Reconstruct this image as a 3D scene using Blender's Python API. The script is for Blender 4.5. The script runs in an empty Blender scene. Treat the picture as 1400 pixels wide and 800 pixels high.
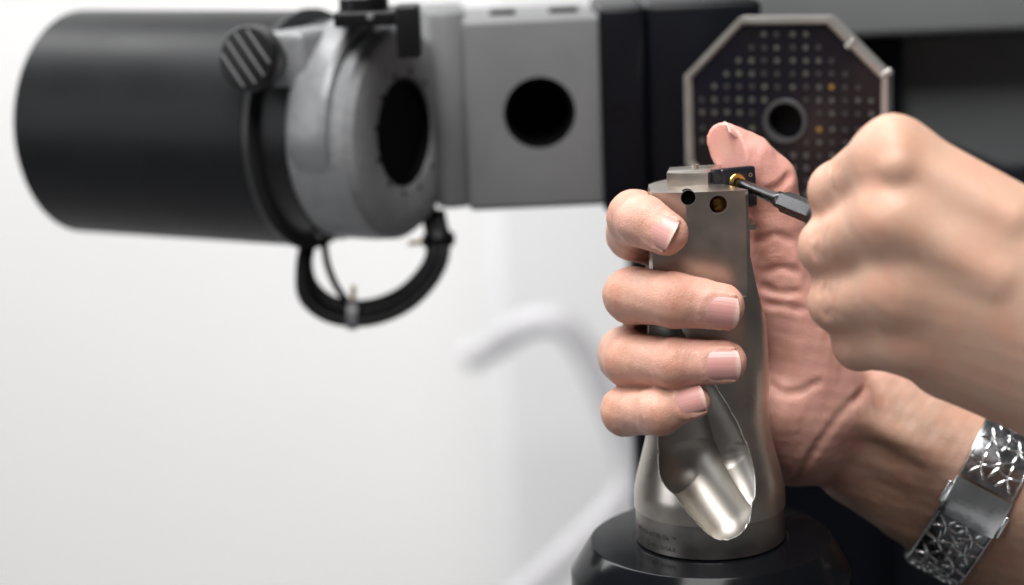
import bpy, bmesh, math, random
import numpy as np
from mathutils import Vector, Matrix
random.seed(3); rng = np.random.RandomState(5)
SC = bpy.context.scene; COL = SC.collection
U = 0.01                                     # all lengths below are centimetres
A = np.array
# ------------------------------------------------------------------ camera
FPX = 2722.2
th, ph = math.radians(12), math.radians(2.2)
FW = A([0, math.cos(th), -math.sin(th)]); r0 = A([1., 0, 0]); u0 = A([0, math.sin(th), math.cos(th)])
RC = r0*math.cos(ph) - u0*math.sin(ph); UC = u0*math.cos(ph) + r0*math.sin(ph)
CAM = A([-5.4474549, -54.7327559, 19.0477517])
cam = bpy.data.objects.new('camera', bpy.data.cameras.new('camera')); COL.objects.link(cam)
cam.matrix_world = Matrix(((RC[0], UC[0], -FW[0], CAM[0]*U), (RC[1], UC[1], -FW[1], CAM[1]*U), (RC[2], UC[2], -FW[2], CAM[2]*U), (0, 0, 0, 1)))
cam.data.sensor_width = 36; cam.data.lens = 70; cam.data.clip_start = 0.02; cam.data.clip_end = 60
cam.data.dof.use_dof = True; cam.data.dof.focus_distance = 0.543; cam.data.dof.aperture_fstop = 6.6
SC.camera = cam
SC.render.engine = 'CYCLES'; SC.cycles.use_denoising = True
SC.view_settings.view_transform = 'Standard'; SC.view_settings.look = 'None'; SC.view_settings.gamma = 1
SC.view_settings.exposure = 0.0
# ------------------------------------------------------------------ light
W = bpy.data.worlds.new('World'); SC.world = W; W.use_nodes = True
bg = W.node_tree.nodes['Background']; bg.inputs[0].default_value = (1, 1, 1, 1); bg.inputs[1].default_value = 0.075
def area(name, loc, tgt, sx, sy, power, col=(1, 1, 1)):
    l = bpy.data.lights.new(name, 'AREA'); l.shape = 'RECTANGLE'; l.size = sx*U; l.size_y = sy*U; l.energy = power; l.color = col
    o = bpy.data.objects.new(name, l); COL.objects.link(o); o.location = Vector(loc)*U
    o.rotation_euler = (Vector(tgt) - Vector(loc)).to_track_quat('-Z', 'Y').to_euler(); return o
area('overhead_light', (-15, -48, 122), (0, 5, 0), 60, 110, 34, (1, .985, .955))
area('overhead_light', (-150, 120, 165), (-60, 225, -10), 300, 70, 75, (1, 1, .99))  # added wash that brightens the back wall
area('left_fill_light', (-190, -60, 50), (0, 0, 5), 80, 120, 8, (.95, .975, 1))  # added soft fill on the hands from the left

# ------------------------------------------------------------------ helpers
def P(px, py, y):
    d = FW + (px-700)/FPX*RC - (py-400)/FPX*UC
    return CAM + d*((y-CAM[1])/d[1])
def nrm(v): v = A(v, float); return v/np.linalg.norm(v)
def basis(z, hint=(0, 0, 1)):
    z = nrm(z); x = np.cross(hint, z)
    if np.linalg.norm(x) < 1e-4: x = np.cross((1, 0, 0), z)
    x = nrm(x); return x, np.cross(z, x), z
def tagit(o, label=None, cat=None, group=None, kind=None):
    if label: o['label'] = label
    if cat: o['category'] = cat
    if group: o['group'] = group
    if kind: o['kind'] = kind
    return o
def wpos(o):
    v = Vector((0, 0, 0))
    while o is not None: v += Vector(o.location); o = o.parent
    return v
def empty(name, loc, label, cat, group=None):
    o = bpy.data.objects.new(name, None); o.empty_display_size = .02; COL.objects.link(o); o.location = Vector(loc)*U
    return tagit(o, label, cat, group)
def link(name, me, mat, parent, origin):
    o = bpy.data.objects.new(name, me); COL.objects.link(o)
    if mat is not None: me.materials.clear(); me.materials.append(mat)
    if parent is not None: o.parent = parent; o.location = Vector(origin)*U - wpos(parent)
    else: o.location = Vector(origin)*U
    return o
def mk(name, V, F, mat, parent=None, origin=None, angle=32, smooth=True):
    V = A(V, float)
    if origin is None: origin = (V.min(0)+V.max(0))/2
    me = bpy.data.meshes.new(name); me.from_pydata(((V-A(origin))*U).tolist(), [], [list(map(int, f)) for f in F]); me.update()
    if smooth:
        me.polygons.foreach_set('use_smooth', [True]*len(me.polygons))
        if angle: me.set_sharp_from_angle(angle=math.radians(angle))
    return link(name, me, mat, parent, origin)
def lathe(prof, o=(0, 0, 0), ax=(0, 0, 1), n=64, closed=False, hint=(0, 0, 1)):
    """prof: (radius, height) list from bottom to top"""
    x, y, z = basis(ax, hint); V = []; F = []
    a = np.linspace(0, 2*np.pi, n, endpoint=False)
    for r, h in prof:
        V.append(A(o) + np.outer(np.cos(a)*r, x) + np.outer(np.sin(a)*r, y) + z*h)
    V = np.concatenate(V); m = len(prof)
    for i in range(m if closed else m-1):
        j = (i+1) % m
        for k in range(n): F.append((i*n+k, i*n+(k+1) % n, j*n+(k+1) % n, j*n+k))
    if not closed: F.append(tuple(range(n-1, -1, -1))); F.append(tuple((m-1)*n+k for k in range(n)))
    return V, F
def box(c, size, R=None, bev=0.05, seg=2):
    """R rows: x,y,z axes of the box"""
    bm = bmesh.new(); bmesh.ops.create_cube(bm, size=1)
    for v in bm.verts: v.co = Vector([v.co[i]*size[i] for i in range(3)])
    if bev > 0: bmesh.ops.bevel(bm, geom=bm.edges[:], offset=bev, segments=seg, profile=.5, affect='EDGES')
    V = A([v.co[:] for v in bm.verts]); bm.verts.index_update(); F = [[v.index for v in f.verts] for f in bm.faces]; bm.free()
    if R is not None: V = V @ A(R)
    return V + A(c), F
def prism(poly, z0, z1, bev=0.03, R=None, o=(0, 0, 0)):
    bm = bmesh.new(); vs = [bm.verts.new((p[0], p[1], z0)) for p in poly]; f = bm.faces.new(vs)
    g = bmesh.ops.extrude_face_region(bm, geom=[f])
    for v in g['geom']:
        if isinstance(v, bmesh.types.BMVert): v.co.z = z1
    bmesh.ops.recalc_face_normals(bm, faces=bm.faces[:])
    if bev > 0: bmesh.ops.bevel(bm, geom=bm.edges[:], offset=bev, segments=2, profile=.5, affect='EDGES')
    bm.verts.index_update(); V = A([v.co[:] for v in bm.verts]); F = [[v.index for v in f.verts] for f in bm.faces]; bm.free()
    if R is not None: V = V @ A(R)
    return V + A(o), F
def spline(pts, n=8):
    pts = A(pts, float); q = np.vstack([2*pts[0]-pts[1], pts, 2*pts[-1]-pts[-2]]); out = []
    for i in range(1, len(q)-2):
        for t in np.linspace(0, 1, n, endpoint=False):
            a, b, c, d = q[i-1:i+3]
            out.append(.5*(2*b + (c-a)*t + (2*a-5*b+4*c-d)*t*t + (3*b-a-3*c+d)*t**3))
    return A(out + [pts[-1]])
def tube(path, r, n=14, round_end=False):
    path = A(path, float); r = np.broadcast_to(A(r, float), (len(path),)).copy()
    if round_end:
        for end in (0, 1):
            if end == 0: p, q, rr = path[0], path[1], r[0]
            else: p, q, rr = path[-1], path[-2], r[-1]
            d = nrm(p-q); ang = np.linspace(0, np.pi/2, 17)[1:]*.985
            ex = A([p + d*rr*math.sin(a) for a in ang]); er = A([rr*math.cos(a) for a in ang])
            if end == 0: path = np.vstack([ex[::-1], path]); r = np.concatenate([er[::-1], r])
            else: path = np.vstack([path, ex]); r = np.concatenate([r, er])
    T = np.gradient(path, axis=0); T /= np.linalg.norm(T, axis=1)[:, None]
    x = nrm(np.cross(T[0], (0.31, .2, .93))); V = []; F = []
    a = np.linspace(0, 2*np.pi, n, endpoint=False)
    for i in range(len(path)):
        x = nrm(x - T[i]*np.dot(x, T[i])); y = np.cross(T[i], x)
        V.append(path[i] + r[i]*(np.outer(np.cos(a), x) + np.outer(np.sin(a), y)))
    for i in range(len(path)-1):
        for k in range(n): F.append((i*n+k, i*n+(k+1) % n, (i+1)*n+(k+1) % n, (i+1)*n+k))
    F.append(tuple(range(n-1, -1, -1))); F.append(tuple((len(path)-1)*n+k for k in range(n)))
    return np.concatenate(V), F
def boolean(o, cutters, op='DIFFERENCE'):
    """exact boolean, one cutter at a time; a failed cut is retried with the cutter shifted by a hair"""
    mats = list(o.data.materials); off = np.array(wpos(o))
    def vol(me):
        bm = bmesh.new(); bm.from_mesh(me); v = abs(bm.calc_volume()); bm.free(); return v
    for V, F in cutters:
        v0 = vol(o.data)
        for k in range(5):
            me = bpy.data.meshes.new('cut'); me.from_pydata(((V+A([.0007, -.0011, .0009])*k)*U - off).tolist(), [], [list(map(int, f)) for f in F])
            bm = bmesh.new(); bm.from_mesh(me); bmesh.ops.recalc_face_normals(bm, faces=bm.faces[:]); bm.to_mesh(me); bm.free(); vc = vol(me)
            c = bpy.data.objects.new('cut', me); COL.objects.link(c); c.location = wpos(o)
            m = o.modifiers.new('b', 'BOOLEAN'); m.operation = op; m.solver = 'EXACT'; m.object = c
            bpy.context.view_layer.update()
            dg = bpy.context.evaluated_depsgraph_get(); res = bpy.data.meshes.new_from_object(o.evaluated_get(dg)); v1 = vol(res)
            o.modifiers.clear(); bpy.data.objects.remove(c)
            good = len(res.polygons) > 8 and ((v0*1.0001 >= v1 >= max(v0*.4, v0-vc*1.01)) if op == 'DIFFERENCE' else (v0*.9999 <= v1 <= v0+vc*1.01))
            if good: o.data = res; break
        else: print('BOOLEAN FAILED', o.name, v0, v1, vc)
    me = o.data; me.materials.clear(); [me.materials.append(m) for m in mats]
    me.polygons.foreach_set('material_index', [0]*len(me.polygons))
    me.polygons.foreach_set('use_smooth', [True]*len(me.polygons)); me.set_sharp_from_angle(angle=math.radians(30))
    return o
# ------------------------------------------------------------------ materials
def mat(name, col, rough=.5, metal=0., spec=.5, coat=0., noise=0., nscale=80, bump=0., bscale=300, rvar=0., nx=(1, 1, 1), col2=None, aniso=0.):
    m = bpy.data.materials.new(name); m.use_nodes = True; nt = m.node_tree; b = nt.nodes['Principled BSDF']
    b.inputs['Base Color'].default_value = (*col, 1); b.inputs['Roughness'].default_value = rough; b.inputs['Metallic'].default_value = metal
    b.inputs['Specular IOR Level'].default_value = spec; b.inputs['Coat Weight'].default_value = coat
    tc = nt.nodes.new('ShaderNodeTexCoord'); mp = nt.nodes.new('ShaderNodeMapping'); mp.inputs['Scale'].default_value = nx
    nt.links.new(tc.outputs['Object'], mp.inputs[0])
    if noise or col2 or rvar:
        n = nt.nodes.new('ShaderNodeTexNoise'); n.inputs['Scale'].default_value = nscale; n.inputs['Detail'].default_value = 6
        nt.links.new(mp.outputs[0], n.inputs[0])
        cr = nt.nodes.new('ShaderNodeMapRange'); cr.inputs[1].default_value = .3; cr.inputs[2].default_value = .7
        nt.links.new(n.outputs[0], cr.inputs[0])
        mx = nt.nodes.new('ShaderNodeMix'); mx.data_type = 'RGBA'
        mx.inputs[6].default_value = (*[c*(1-noise) for c in col], 1); mx.inputs[7].default_value = (*(col2 or [c*(1+noise) for c in col]), 1)
        nt.links.new(cr.outputs[0], mx.inputs[0]); nt.links.new(mx.outputs[2], b.inputs['Base Color'])
        if rvar:
            rr = nt.nodes.new('ShaderNodeMapRange'); rr.inputs[1].default_value = .25; rr.inputs[2].default_value = .75
            rr.inputs[3].default_value = rough-rvar; rr.inputs[4].default_value = rough+rvar
            nt.links.new(n.outputs[0], rr.inputs[0]); nt.links.new(rr.outputs[0], b.inputs['Roughness'])
    if bump:
        n2 = nt.nodes.new('ShaderNodeTexNoise'); n2.inputs['Scale'].default_value = bscale; n2.inputs['Detail'].default_value = 4
        nt.links.new(mp.outputs[0], n2.inputs[0])
        bp = nt.nodes.new('ShaderNodeBump'); bp.inputs['Strength'].default_value = 1; bp.inputs['Distance'].default_value = bump*U
        nt.links.new(n2.outputs[0], bp.inputs['Height']); nt.links.new(bp.outputs[0], b.inputs['Normal'])
    return m
M = {}
M['wall'] = mat('white_paint', (.82, .815, .81), .6, noise=.015, nscale=2, bump=.02, bscale=120)
M['cab'] = mat('cabinet_paint', (.82, .82, .83), .45, noise=.02, nscale=3)
M['tube'] = mat('grey_tube_paint', (.56, .55, .575), .4, noise=.05, nscale=20)
M['floor'] = mat('floor_vinyl', (.35, .35, .36), .5, noise=.08, nscale=8)
M['steel'] = mat('nickel_plated_steel', (.53, .485, .44), .32, 1, noise=.12, nscale=80, bump=.0007, bscale=2500, rvar=.06)
M['flute'] = mat('bright_steel', (.46, .435, .40), .44, 1, noise=.08, nscale=60, rvar=.05)
M['lip'] = mat('lip_highlight_steel', (.85, .83, .80), .3, 1, noise=.05, nscale=90)  # pale metal that paints the edge highlight of the flute
M['band'] = mat('ground_steel', (.38, .355, .335), .36, 1, noise=.08, nscale=120, rvar=.05)
M['laser'] = mat('laser_mark', (.05, .045, .04), .6, .3)
M['blackchuck'] = mat('black_oxide', (.004, .0045, .006), .15, 0, spec=.12, coat=0, noise=.2, nscale=50, rvar=.04, bump=.0006, bscale=900)
M['barrel'] = mat('black_anodised', (.010, .0105, .0125), .42, 0, spec=.16, noise=.12, nscale=30, bump=.002, bscale=500, rvar=.05)
M['blackplastic'] = mat('black_plastic', (.005, .005, .006), .4, spec=.3, noise=.1, nscale=60, bump=.002, bscale=600)
M['rib'] = mat('grey_plastic', (.13, .13, .135), .45, noise=.2, nscale=120)  # paler than the black plastic of the knob
M['housing'] = mat('grey_cast_paint', (.145, .148, .154), .5, noise=.05, nscale=70, bump=.012, bscale=420)
M['bracket'] = mat('silver_grey_cast_paint', (.205, .212, .223), .42, .15, noise=.10, nscale=140, bump=.03, bscale=260)
M['bore'] = mat('bore_black', (.0015, .0015, .002), .6, spec=.1, noise=.2, nscale=50)
M['darkblock'] = mat('dark_block_paint', (.003, .0035, .006), .4, spec=.18, noise=.1, nscale=20, bump=.003, bscale=300)
M['beam'] = mat('grey_panel_paint', (.165, .172, .178), .5, noise=.05, nscale=15)
M['panel'] = mat('dark_panel_paint', (.14, .147, .153), .5, noise=.06, nscale=12)
M['hub'] = mat('dark_hub_metal', (.12, .12, .13), .4, .7, noise=.1, nscale=90)
M['frame'] = mat('aluminium_frame', (.60, .58, .54), .34, .85, noise=.08, nscale=90, rvar=.06, bump=.003, bscale=400)
M['glass'] = mat('dark_tinted_plate', (.006, .007, .014), .2, 0, spec=.35, col2=(.014, .010, .010), nscale=20, noise=.1)
M['dot'] = mat('frosted_dot', (.065, .062, .056), .5, noise=.15, nscale=100)
M['dotdim'] = mat('dim_dot', (.028, .026, .026), .5, noise=.2, nscale=100)
M['dotgreen'] = mat('greenish_dot', (.075, .08, .055), .45, noise=.2, nscale=100)
M['dotamber'] = mat('amber_dot', (.22, .12, .03), .45, noise=.2, nscale=100)
M['cable'] = mat('black_cable', (.003, .003, .004), .45, spec=.2, noise=.2, nscale=80)
M['tie'] = mat('translucent_tie', (.16, .16, .18), .4, noise=.1, nscale=80)
M['brass'] = mat('brass', (.62, .42, .13), .3, 1, noise=.1, nscale=200, rvar=.08)
M['oldbrass'] = mat('dull_brass', (.30, .19, .06), .35, 1, noise=.3, nscale=300, rvar=.08)
M['rim'] = mat('dull_grey_ring', (.03, .031, .034), .4, .2, noise=.1, nscale=80)
M['insert'] = mat('black_carbide', (.008, .009, .014), .28, 0, spec=.6, noise=.2, nscale=200, bump=.001, bscale=1500)
M['grit'] = mat('dark_grit', (.003, .003, .003), .5, 0, spec=.15, bump=.03, bscale=900, col2=(.02, .022, .014), nscale=900)
M['driver'] = mat('driver_steel', (.09, .09, .095), .3, 1, noise=.25, nscale=300, rvar=.08)
M['silver'] = mat('polished_silver', (.88, .89, .9), .2, 1, noise=.08, nscale=200, rvar=.06, bump=.012, bscale=260)
M['silverdark'] = mat('engraved_silver', (.42, .43, .45), .26, 1, noise=.35, nscale=260, bump=.012, bscale=330, rvar=.08)

def skin_material(name, dorsal, palmar, dark=1.):
    m = bpy.data.materials.new(name); m.use_nodes = True; nt = m.node_tree; N = nt.nodes; L = nt.links; b = N['Principled BSDF']
    def nd(t, **k):
        n = N.new(t)
        for a, v in k.items(): setattr(n, a, v)
        return n
    def mixc(fac, a, bb):
        x = nd('ShaderNodeMix', data_type='RGBA')
        for s, v in ((0, fac), (6, a), (7, bb)):
            if isinstance(v, (tuple, float, int)): x.inputs[s].default_value = v if s == 0 else (*v, 1)
            else: L.new(v, x.inputs[s])
        return x.outputs[2]
    def math_(op, a, bb=0.):
        x = nd('ShaderNodeMath', operation=op)
        for s, v in ((0, a), (1, bb)):
            if isinstance(v, (float, int)): x.inputs[s].default_value = v
            else: L.new(v, x.inputs[s])
        return x.outputs[0]
    tc = nd('ShaderNodeTexCoord').outputs['Object']
    def noise(scale, det=5, vec=None, dist=0.):
        x = nd('ShaderNodeTexNoise'); x.inputs['Scale'].default_value = scale; x.inputs['Detail'].default_value = det; x.inputs['Distortion'].default_value = dist
        L.new(vec if vec is not None else tc, x.inputs[0]); return x.outputs[0]
    def ramp(v, lo, hi, a=0., c=1.):
        x = nd('ShaderNodeMapRange')
        for s, q in ((1, lo), (2, hi), (3, a), (4, c)): x.inputs[s].default_value = q
        L.new(v, x.inputs[0]); return x.outputs[0]
    tint = nd('ShaderNodeAttribute', attribute_name='tint').outputs['Fac']
    along = nd('ShaderNodeAttribute', attribute_name='along').outputs['Fac']
    joint = nd('ShaderNodeAttribute', attribute_name='joint').outputs['Fac']
    c = mixc(tint, dorsal, palmar)
    red = tuple(x*y for x, y in zip(dorsal, (1.02, .78, .74))); pale = tuple(min(1, x*y) for x, y in zip(dorsal, (1.06, 1.12, 1.12)))
    c = mixc(ramp(noise(110, 4), .42, .68, 0, .5), c, red)
    c = mixc(ramp(noise(190, 5), .5, .75, 0, .35), c, pale)
    c = mixc(math_('MULTIPLY', joint, ramp(noise(260, 4), .3, .7, .3, .8)), c, tuple(x*y for x, y in zip(dorsal, (.86, .62, .56))))
    L.new(c, b.inputs['Base Color'])
    b.inputs['Subsurface Weight'].default_value = .22; b.inputs['Subsurface Radius'].default_value = (1, .35, .2); b.inputs['Subsurface Scale'].default_value = .0035
    L.new(ramp(noise(700, 3), .3, .7, .38, .52), b.inputs['Roughness']); b.inputs['Specular IOR Level'].default_value = .42
    cb = nd('ShaderNodeCombineXYZ'); L.new(math_('MULTIPLY', along, 7.0), cb.inputs[0])
    sx = nd('ShaderNodeSeparateXYZ'); L.new(tc, sx.inputs[0])
    L.new(math_('MULTIPLY', sx.outputs[0], 90.), cb.inputs[1]); L.new(math_('MULTIPLY', sx.outputs[2], 90.), cb.inputs[2])
    wr = noise(1.6, 3, cb.outputs[0], .3)
    h = math_('MULTIPLY', math_('MULTIPLY', wr, joint), 2.9)
    vo = nd('ShaderNodeTexVoronoi'); vo.feature = 'DISTANCE_TO_EDGE'; vo.inputs['Scale'].default_value = 1150; L.new(tc, vo.inputs['Vector'])
    h = math_('ADD', h, math_('MULTIPLY', ramp(vo.outputs[0], 0, .12), .4))
    h = math_('ADD', h, math_('MULTIPLY', noise(420, 5, None, .6), .6))
    bp = nd('ShaderNodeBump'); bp.inputs['Strength'].default_value = .75; bp.inputs['Distance'].default_value = .00016
    L.new(h, bp.inputs['Height']); L.new(bp.outputs[0], b.inputs['Normal'])
    return m
M['skin'] = skin_material('skin', (.555, .35, .258), (.69, .345, .30))
def nail_material():
    m = bpy.data.materials.new('fingernail'); m.use_nodes = True; nt = m.node_tree; b = nt.nodes['Principled BSDF']
    at = nt.nodes.new('ShaderNodeAttribute'); at.attribute_name = 'edge'
    mx = nt.nodes.new('ShaderNodeMix'); mx.data_type = 'RGBA'; mx.inputs[6].default_value = (.57, .285, .262, 1); mx.inputs[7].default_value = (.62, .42, .355, 1)
    nt.links.new(at.outputs['Fac'], mx.inputs[0]); nt.links.new(mx.outputs[2], b.inputs['Base Color'])
    b.inputs['Roughness'].default_value = .4; b.inputs['Coat Weight'].default_value = .12; b.inputs['Subsurface Weight'].default_value = .1
    b.inputs['Subsurface Scale'].default_value = .002
    at2 = nt.nodes.new('ShaderNodeAttribute'); at2.attribute_name = 'across'
    n = nt.nodes.new('ShaderNodeTexNoise'); n.noise_dimensions = '1D'; n.inputs['Scale'].default_value = 6; nt.links.new(at2.outputs['Fac'], n.inputs['W'])
    bp = nt.nodes.new('ShaderNodeBump'); bp.inputs['Distance'].default_value = .00008; nt.links.new(n.outputs[0], bp.inputs['Height']); nt.links.new(bp.outputs[0], b.inputs['Normal'])
    return m
M['nail'] = nail_material()

# ================================================================== THE SETTING
def sheet(name, c, size, m, R=None):
    V, F = box(c, size, R, bev=0); o = mk(name, V, F, m, angle=30); return tagit(o, kind='structure')
sheet('wall', (-120, 231, 40), (560, 8, 300), M['wall'])
sheet('floor', (-60, 40, -96), (700, 500, 6), M['floor'])
# white cabinet standing before the wall, right of the bright wall
cb = empty('white_cabinet', P(760, 780, 150)*[1, 1, 0] + [0, 0, -93], 'plain white metal cabinet in the blurred background behind the holding hand', 'cabinet')
xl = P(662, 500, 150)[0]
V, F = box((xl+45, 190, -10), (90, 78, 166), bev=.8); mk('cabinet_body', V, F, M['cab'], cb)
V, F = box((xl+2.2+20, 149.8, -10), (40, 2.2, 160), bev=.5); mk('cabinet_door', V, F, M['cab'], cb)
# bent grey tube handle
pts = [P(640, 490, 116), P(672, 474, 115), P(712, 448, 113), P(760, 440, 112), P(798, 478, 112), P(835, 560, 112), P(862, 640, 112), P(850, 680, 112), P(800, 735, 112), P(730, 800, 112), P(600, 920, 114)]
V, F = tube(spline(pts, 8), 1.15, 16)
mk('bent_tube', V, F, M['tube'], None); tagit(bpy.data.objects['bent_tube'], 'blurred pale grey bent metal tube in front of the white cabinet', 'metal tube')

# ================================================================== MACHINE FRAME (right background)
mf = empty('machine_frame', P(1250, 700, 30)*[1, 1, 0] + [0, 0, -40], 'dark grey machine frame with a lighter beam across the top right corner', 'machine frame')
def quadbox(name, x0, x1, y0p, y1p, y, depth, m, parent, bev=.15, tilt=0):
    """box whose front face spans pixel columns x0..x1, rows y0p..y1p at world depth y"""
    a = P(x0, (y0p+y1p)/2, y); b = P(x1, (y0p+y1p)/2, y); t = P((x0+x1)/2, y0p, y); d = P((x0+x1)/2, y1p, y)
    c = A([(a[0]+b[0])/2, y+depth/2, (t[2]+d[2])/2]); V, F = box(c, (b[0]-a[0], depth, t[2]-d[2]), bev=bev, seg=3)
    return mk(name, V, F, m, parent)
quadbox('beam', 1038, 1900, -260, 40, 23, 18, M['beam'], mf, .3)
quadbox('recess_panel', 900, 1900, 40, 245, 26.5, 3, M['panel'], mf, .2)
quadbox('recess_column', 1120, 1236, 52, 260, 25, 1.4, M['darkblock'], mf, .25)
quadbox('lower_column', 874, 1900, 236, 1500, 24, 2.5, M['darkblock'], mf, .6)
q = [P(1225, 172, 21), P(1600, 322, 21), P(1600, 900, 21), P(1225, 900, 21)]; V, F = prism([(p[0], p[2]) for p in q], 20.5, 24, .2); mk('lower_step', V[:, [0, 2, 1]], F, M['darkblock'], mf)

# ================================================================== MEASURING HEAD
mh = empty('measuring_head', P(720, 285, 16), 'grey and black optical measuring head with a black lens barrel pointing left', 'measuring machine')
E1 = P(116, 166, 20.4); E2 = P(556, 181, 14.0); ax = nrm(E2-E1); Lb = np.linalg.norm(E2-E1)
# parts along the optical axis: barrel 0 .. sB, ring, neck, bracket .. Lb
sB = Lb*0.742
rb = 4.17
V, F = lathe([(rb-.45, -.02), (rb-.15, 0), (rb, .15), (rb, sB-.45), (rb-.05, sB-.4)], E1, ax, 128); mk('lens_barrel', V, F, M['barrel'], mh)
V, F = lathe([(rb-.5, sB-.4), (rb+.03, sB-.39), (rb+.09, sB-.33), (rb+.09, sB-.12), (rb-.3, sB-.02)], E1, ax, 128); mk('barrel_ring', V, F, M['rim'], mh)
V, F = lathe([(rb-.32, sB), (rb-.32, sB+1.1), (rb-.9, sB+1.1)], E1, ax, 96); mk('barrel_neck', V, F, M['blackplastic'], mh)
bx_, by_, bz_ = ax, None, None
upv = nrm(A([0, 0, 1.]) - ax*ax[2]); side = np.cross(ax, upv)          # side points to/away from the camera
if side[1] > 0: side = -side
Rb = A([ax, side, upv])
V, F = lathe([(3.55, sB+.55), (3.78, sB+.62), (3.78, Lb-1.0), (3.72, Lb-.35), (3.5, Lb-.06), (3.3, Lb), (2.05, Lb+.02), (1.92, Lb-.05), (1.85, Lb-.3), (1.85, sB+.55)], E1, ax, 128, closed=True)
clamp = mk('clamp_bracket', V, F, M['bracket'], mh)
boolean(clamp, [box(E1+ax*(sB+1.0)+upv*2.75+side*1.9, (1.5, 3.0, 2.0), Rb, .28, 3)], 'UNION')
def arcpad(s0_, s1_, r0_, r1_, a0_, a1_, n=28):
    V = []; F = []
    for i in range(n+1):
        a = math.radians(a0_+(a1_-a0_)*i/n); d = side*math.cos(a)+upv*math.sin(a); f = min(1, 6*min(i, n-i)/n+.35)
        rr = r0_+(r1_-r0_)*f
        for sx, q in ((s0_, r0_), (s0_+.12, rr-.1), (s0_+.3, rr), (s1_-.3, rr), (s1_-.1, rr-.12), (s1_, r0_)): V.append(E1+ax*sx+d*q)
    for i in range(n):
        for j in range(6): F.append((i*6+j, i*6+(j+1) % 6, i*6+6+(j+1) % 6, i*6+6+j))
    F.append(tuple(range(6))); F.append(tuple(n*6+j for j in range(5, -1, -1))); return A(V), F
boolean(clamp, [arcpad(sB+1.2, Lb-.75, 3.6, 4.12, -14, 128)], 'UNION')
V, F = lathe([(1.84, Lb-.28), (1.84, Lb-.08), (1.7, Lb-.08), (1.64, Lb-.5), (1.64, Lb-3)], E1, ax, 96); bo = mk('lens_bore', V, F, M['bore'], mh)
V, F = lathe([(1.6, -1.7), (1.4, -1.6), (1.4, -1.55)], E1+ax*Lb, ax, 64); mk('inner_ring', V, F, M['rim'], bo)
for k in range(12):
    a = k*math.pi/6+.2; c = E1+ax*(Lb+.0)+upv*2.12*math.sin(a)+side*2.12*math.cos(a)
    V, F = lathe([(.09, -.02), (.09, .04), (.06, .05)], c, ax, 12); mk('bore_pin', V, F, M['bore'], bo)
# knob
kc = P(345, 80, 11.2); kn = nrm((-.42, -.9, .10))
V, F = lathe([(.9, 0), (1.05, .06), (1.1, .15), (1.1, .62), (1.02, .72), (.95, .74)], kc-kn*.37, kn, 64); kb = mk('clamp_knob', V, F, M['blackplastic'], mh)
kx, ky, _ = basis(kn); dd = nrm(kx*.66 - ky*.75)
if (P(400, 130, 11.2)-P(300, 30, 11.2))@dd < 0: dd = -dd
dd = nrm(P(375, 112, 11.2)-P(318, 50, 11.2)); dd = nrm(dd - kn*(dd@kn)); ee = np.cross(kn, dd)
for k in (-1.5, -.5, .5, 1.5):
    ln = 2*math.sqrt(1.0-(k*.42)**2)*.9
    V, F = box(kc+kn*.42+ee*k*.42, (ln, .055, .14), A([dd, ee, kn]), .02); mk('grip_rib', V, F, M['rib'], kb)
V, F = lathe([(.55, -2.6), (.55, -.5), (.8, -.36)], kc, kn, 48); mk('knob_shaft', V, F, M['blackplastic'], mh)
# black latch on top of the bracket
quadbox('latch_plate', 456, 566, 16, 36, 10.6, 3.2, M['blackplastic'], mh, .08)
quadbox('latch_block', 541, 574, 8, 80, 10.2, 1.6, M['blackplastic'], mh, .1)
V, F = lathe([(.82, 0), (.82, .5), (.7, .62), (.7, 2.4)], P(498, 18, 12), (0, 0, 1), 48); mk('latch_post', V, F, M['blackplastic'], mh)
V, F = lathe([(.12, -.1), (.12, .08), (.08, .1)], P(506, 23, 10.6), (0, -1, 0), 16); mk('latch_screw', V, F, M['rib'], mh)
# collar curve joining the bracket to the housing and the housing itself
hy = 15.0
x0 = P(630, 150, hy)[0]; x1 = P(822, 150, hy)[0]; zt = P(720, 24, hy)[2]; zb = P(720, 286, hy)[2]
yaw = math.radians(2.5); Rh = A([[math.cos(yaw), math.sin(yaw), 0], [-math.sin(yaw), math.cos(yaw), 0], [0, 0, 1.]])
hc = A([(x0+x1)/2, hy+3.2, (zt+zb)/2])
V, F = box(hc, (x1-x0, 6.4, zt-zb), Rh, .22, 4); hs = mk('housing', V, F, M['housing'], mh)
oc = P(738, 155, hy-.05); fn = -Rh[1]
boolean(hs, [lathe([(1.27, -3), (1.27, .5)], oc, fn, 96)])
V, F = lathe([(1.265, -2.9), (1.265, -.22), (1.12, -.22), (1.12, -2.8), (.0, -2.8)], oc, fn, 96); mk('port_bore', V, F, M['bore'], mh)
# link between bracket and housing: bulged vertical web
web = [P(588, 40, 15.6)[:2], P(603, 40, 15.25)[:2], P(634, 40, 15.5)[:2], P(634, 40, 21)[:2], P(560, 40, 21)[:2]]
V, F = prism([tuple(p) for p in web], zb+.05, zt+.25, .2); mk('neck_web', V, F, M['housing'], mh)
for c0, c1 in ((668, 704), (750, 790)):
    a = P(c0, -4, hy+1.5); b = P(c1, -4, hy+1.5)
    V, F = box(((a[0]+b[0])/2, hy+2.2, zt+.06), (b[0]-a[0], .9, .2), None, .05); mk('top_slot_cover', V, F, M['blackplastic'], mh)
quadbox('black_spacer', 822, 884, 10, 290, 14.6, 7, M['darkblock'], mh, .18)
quadbox('black_body', 885, 1043, 2, 288, 14.9, 8, M['darkblock'], mh, .25)
V, F = lathe([(.3, -.15), (.3, .012), (.22, .012), (.2, -.1)], P(846, 155, 14.6), (0, -1, 0), 24); mk('spacer_screw', V, F, M['bore'], mh)

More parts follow.
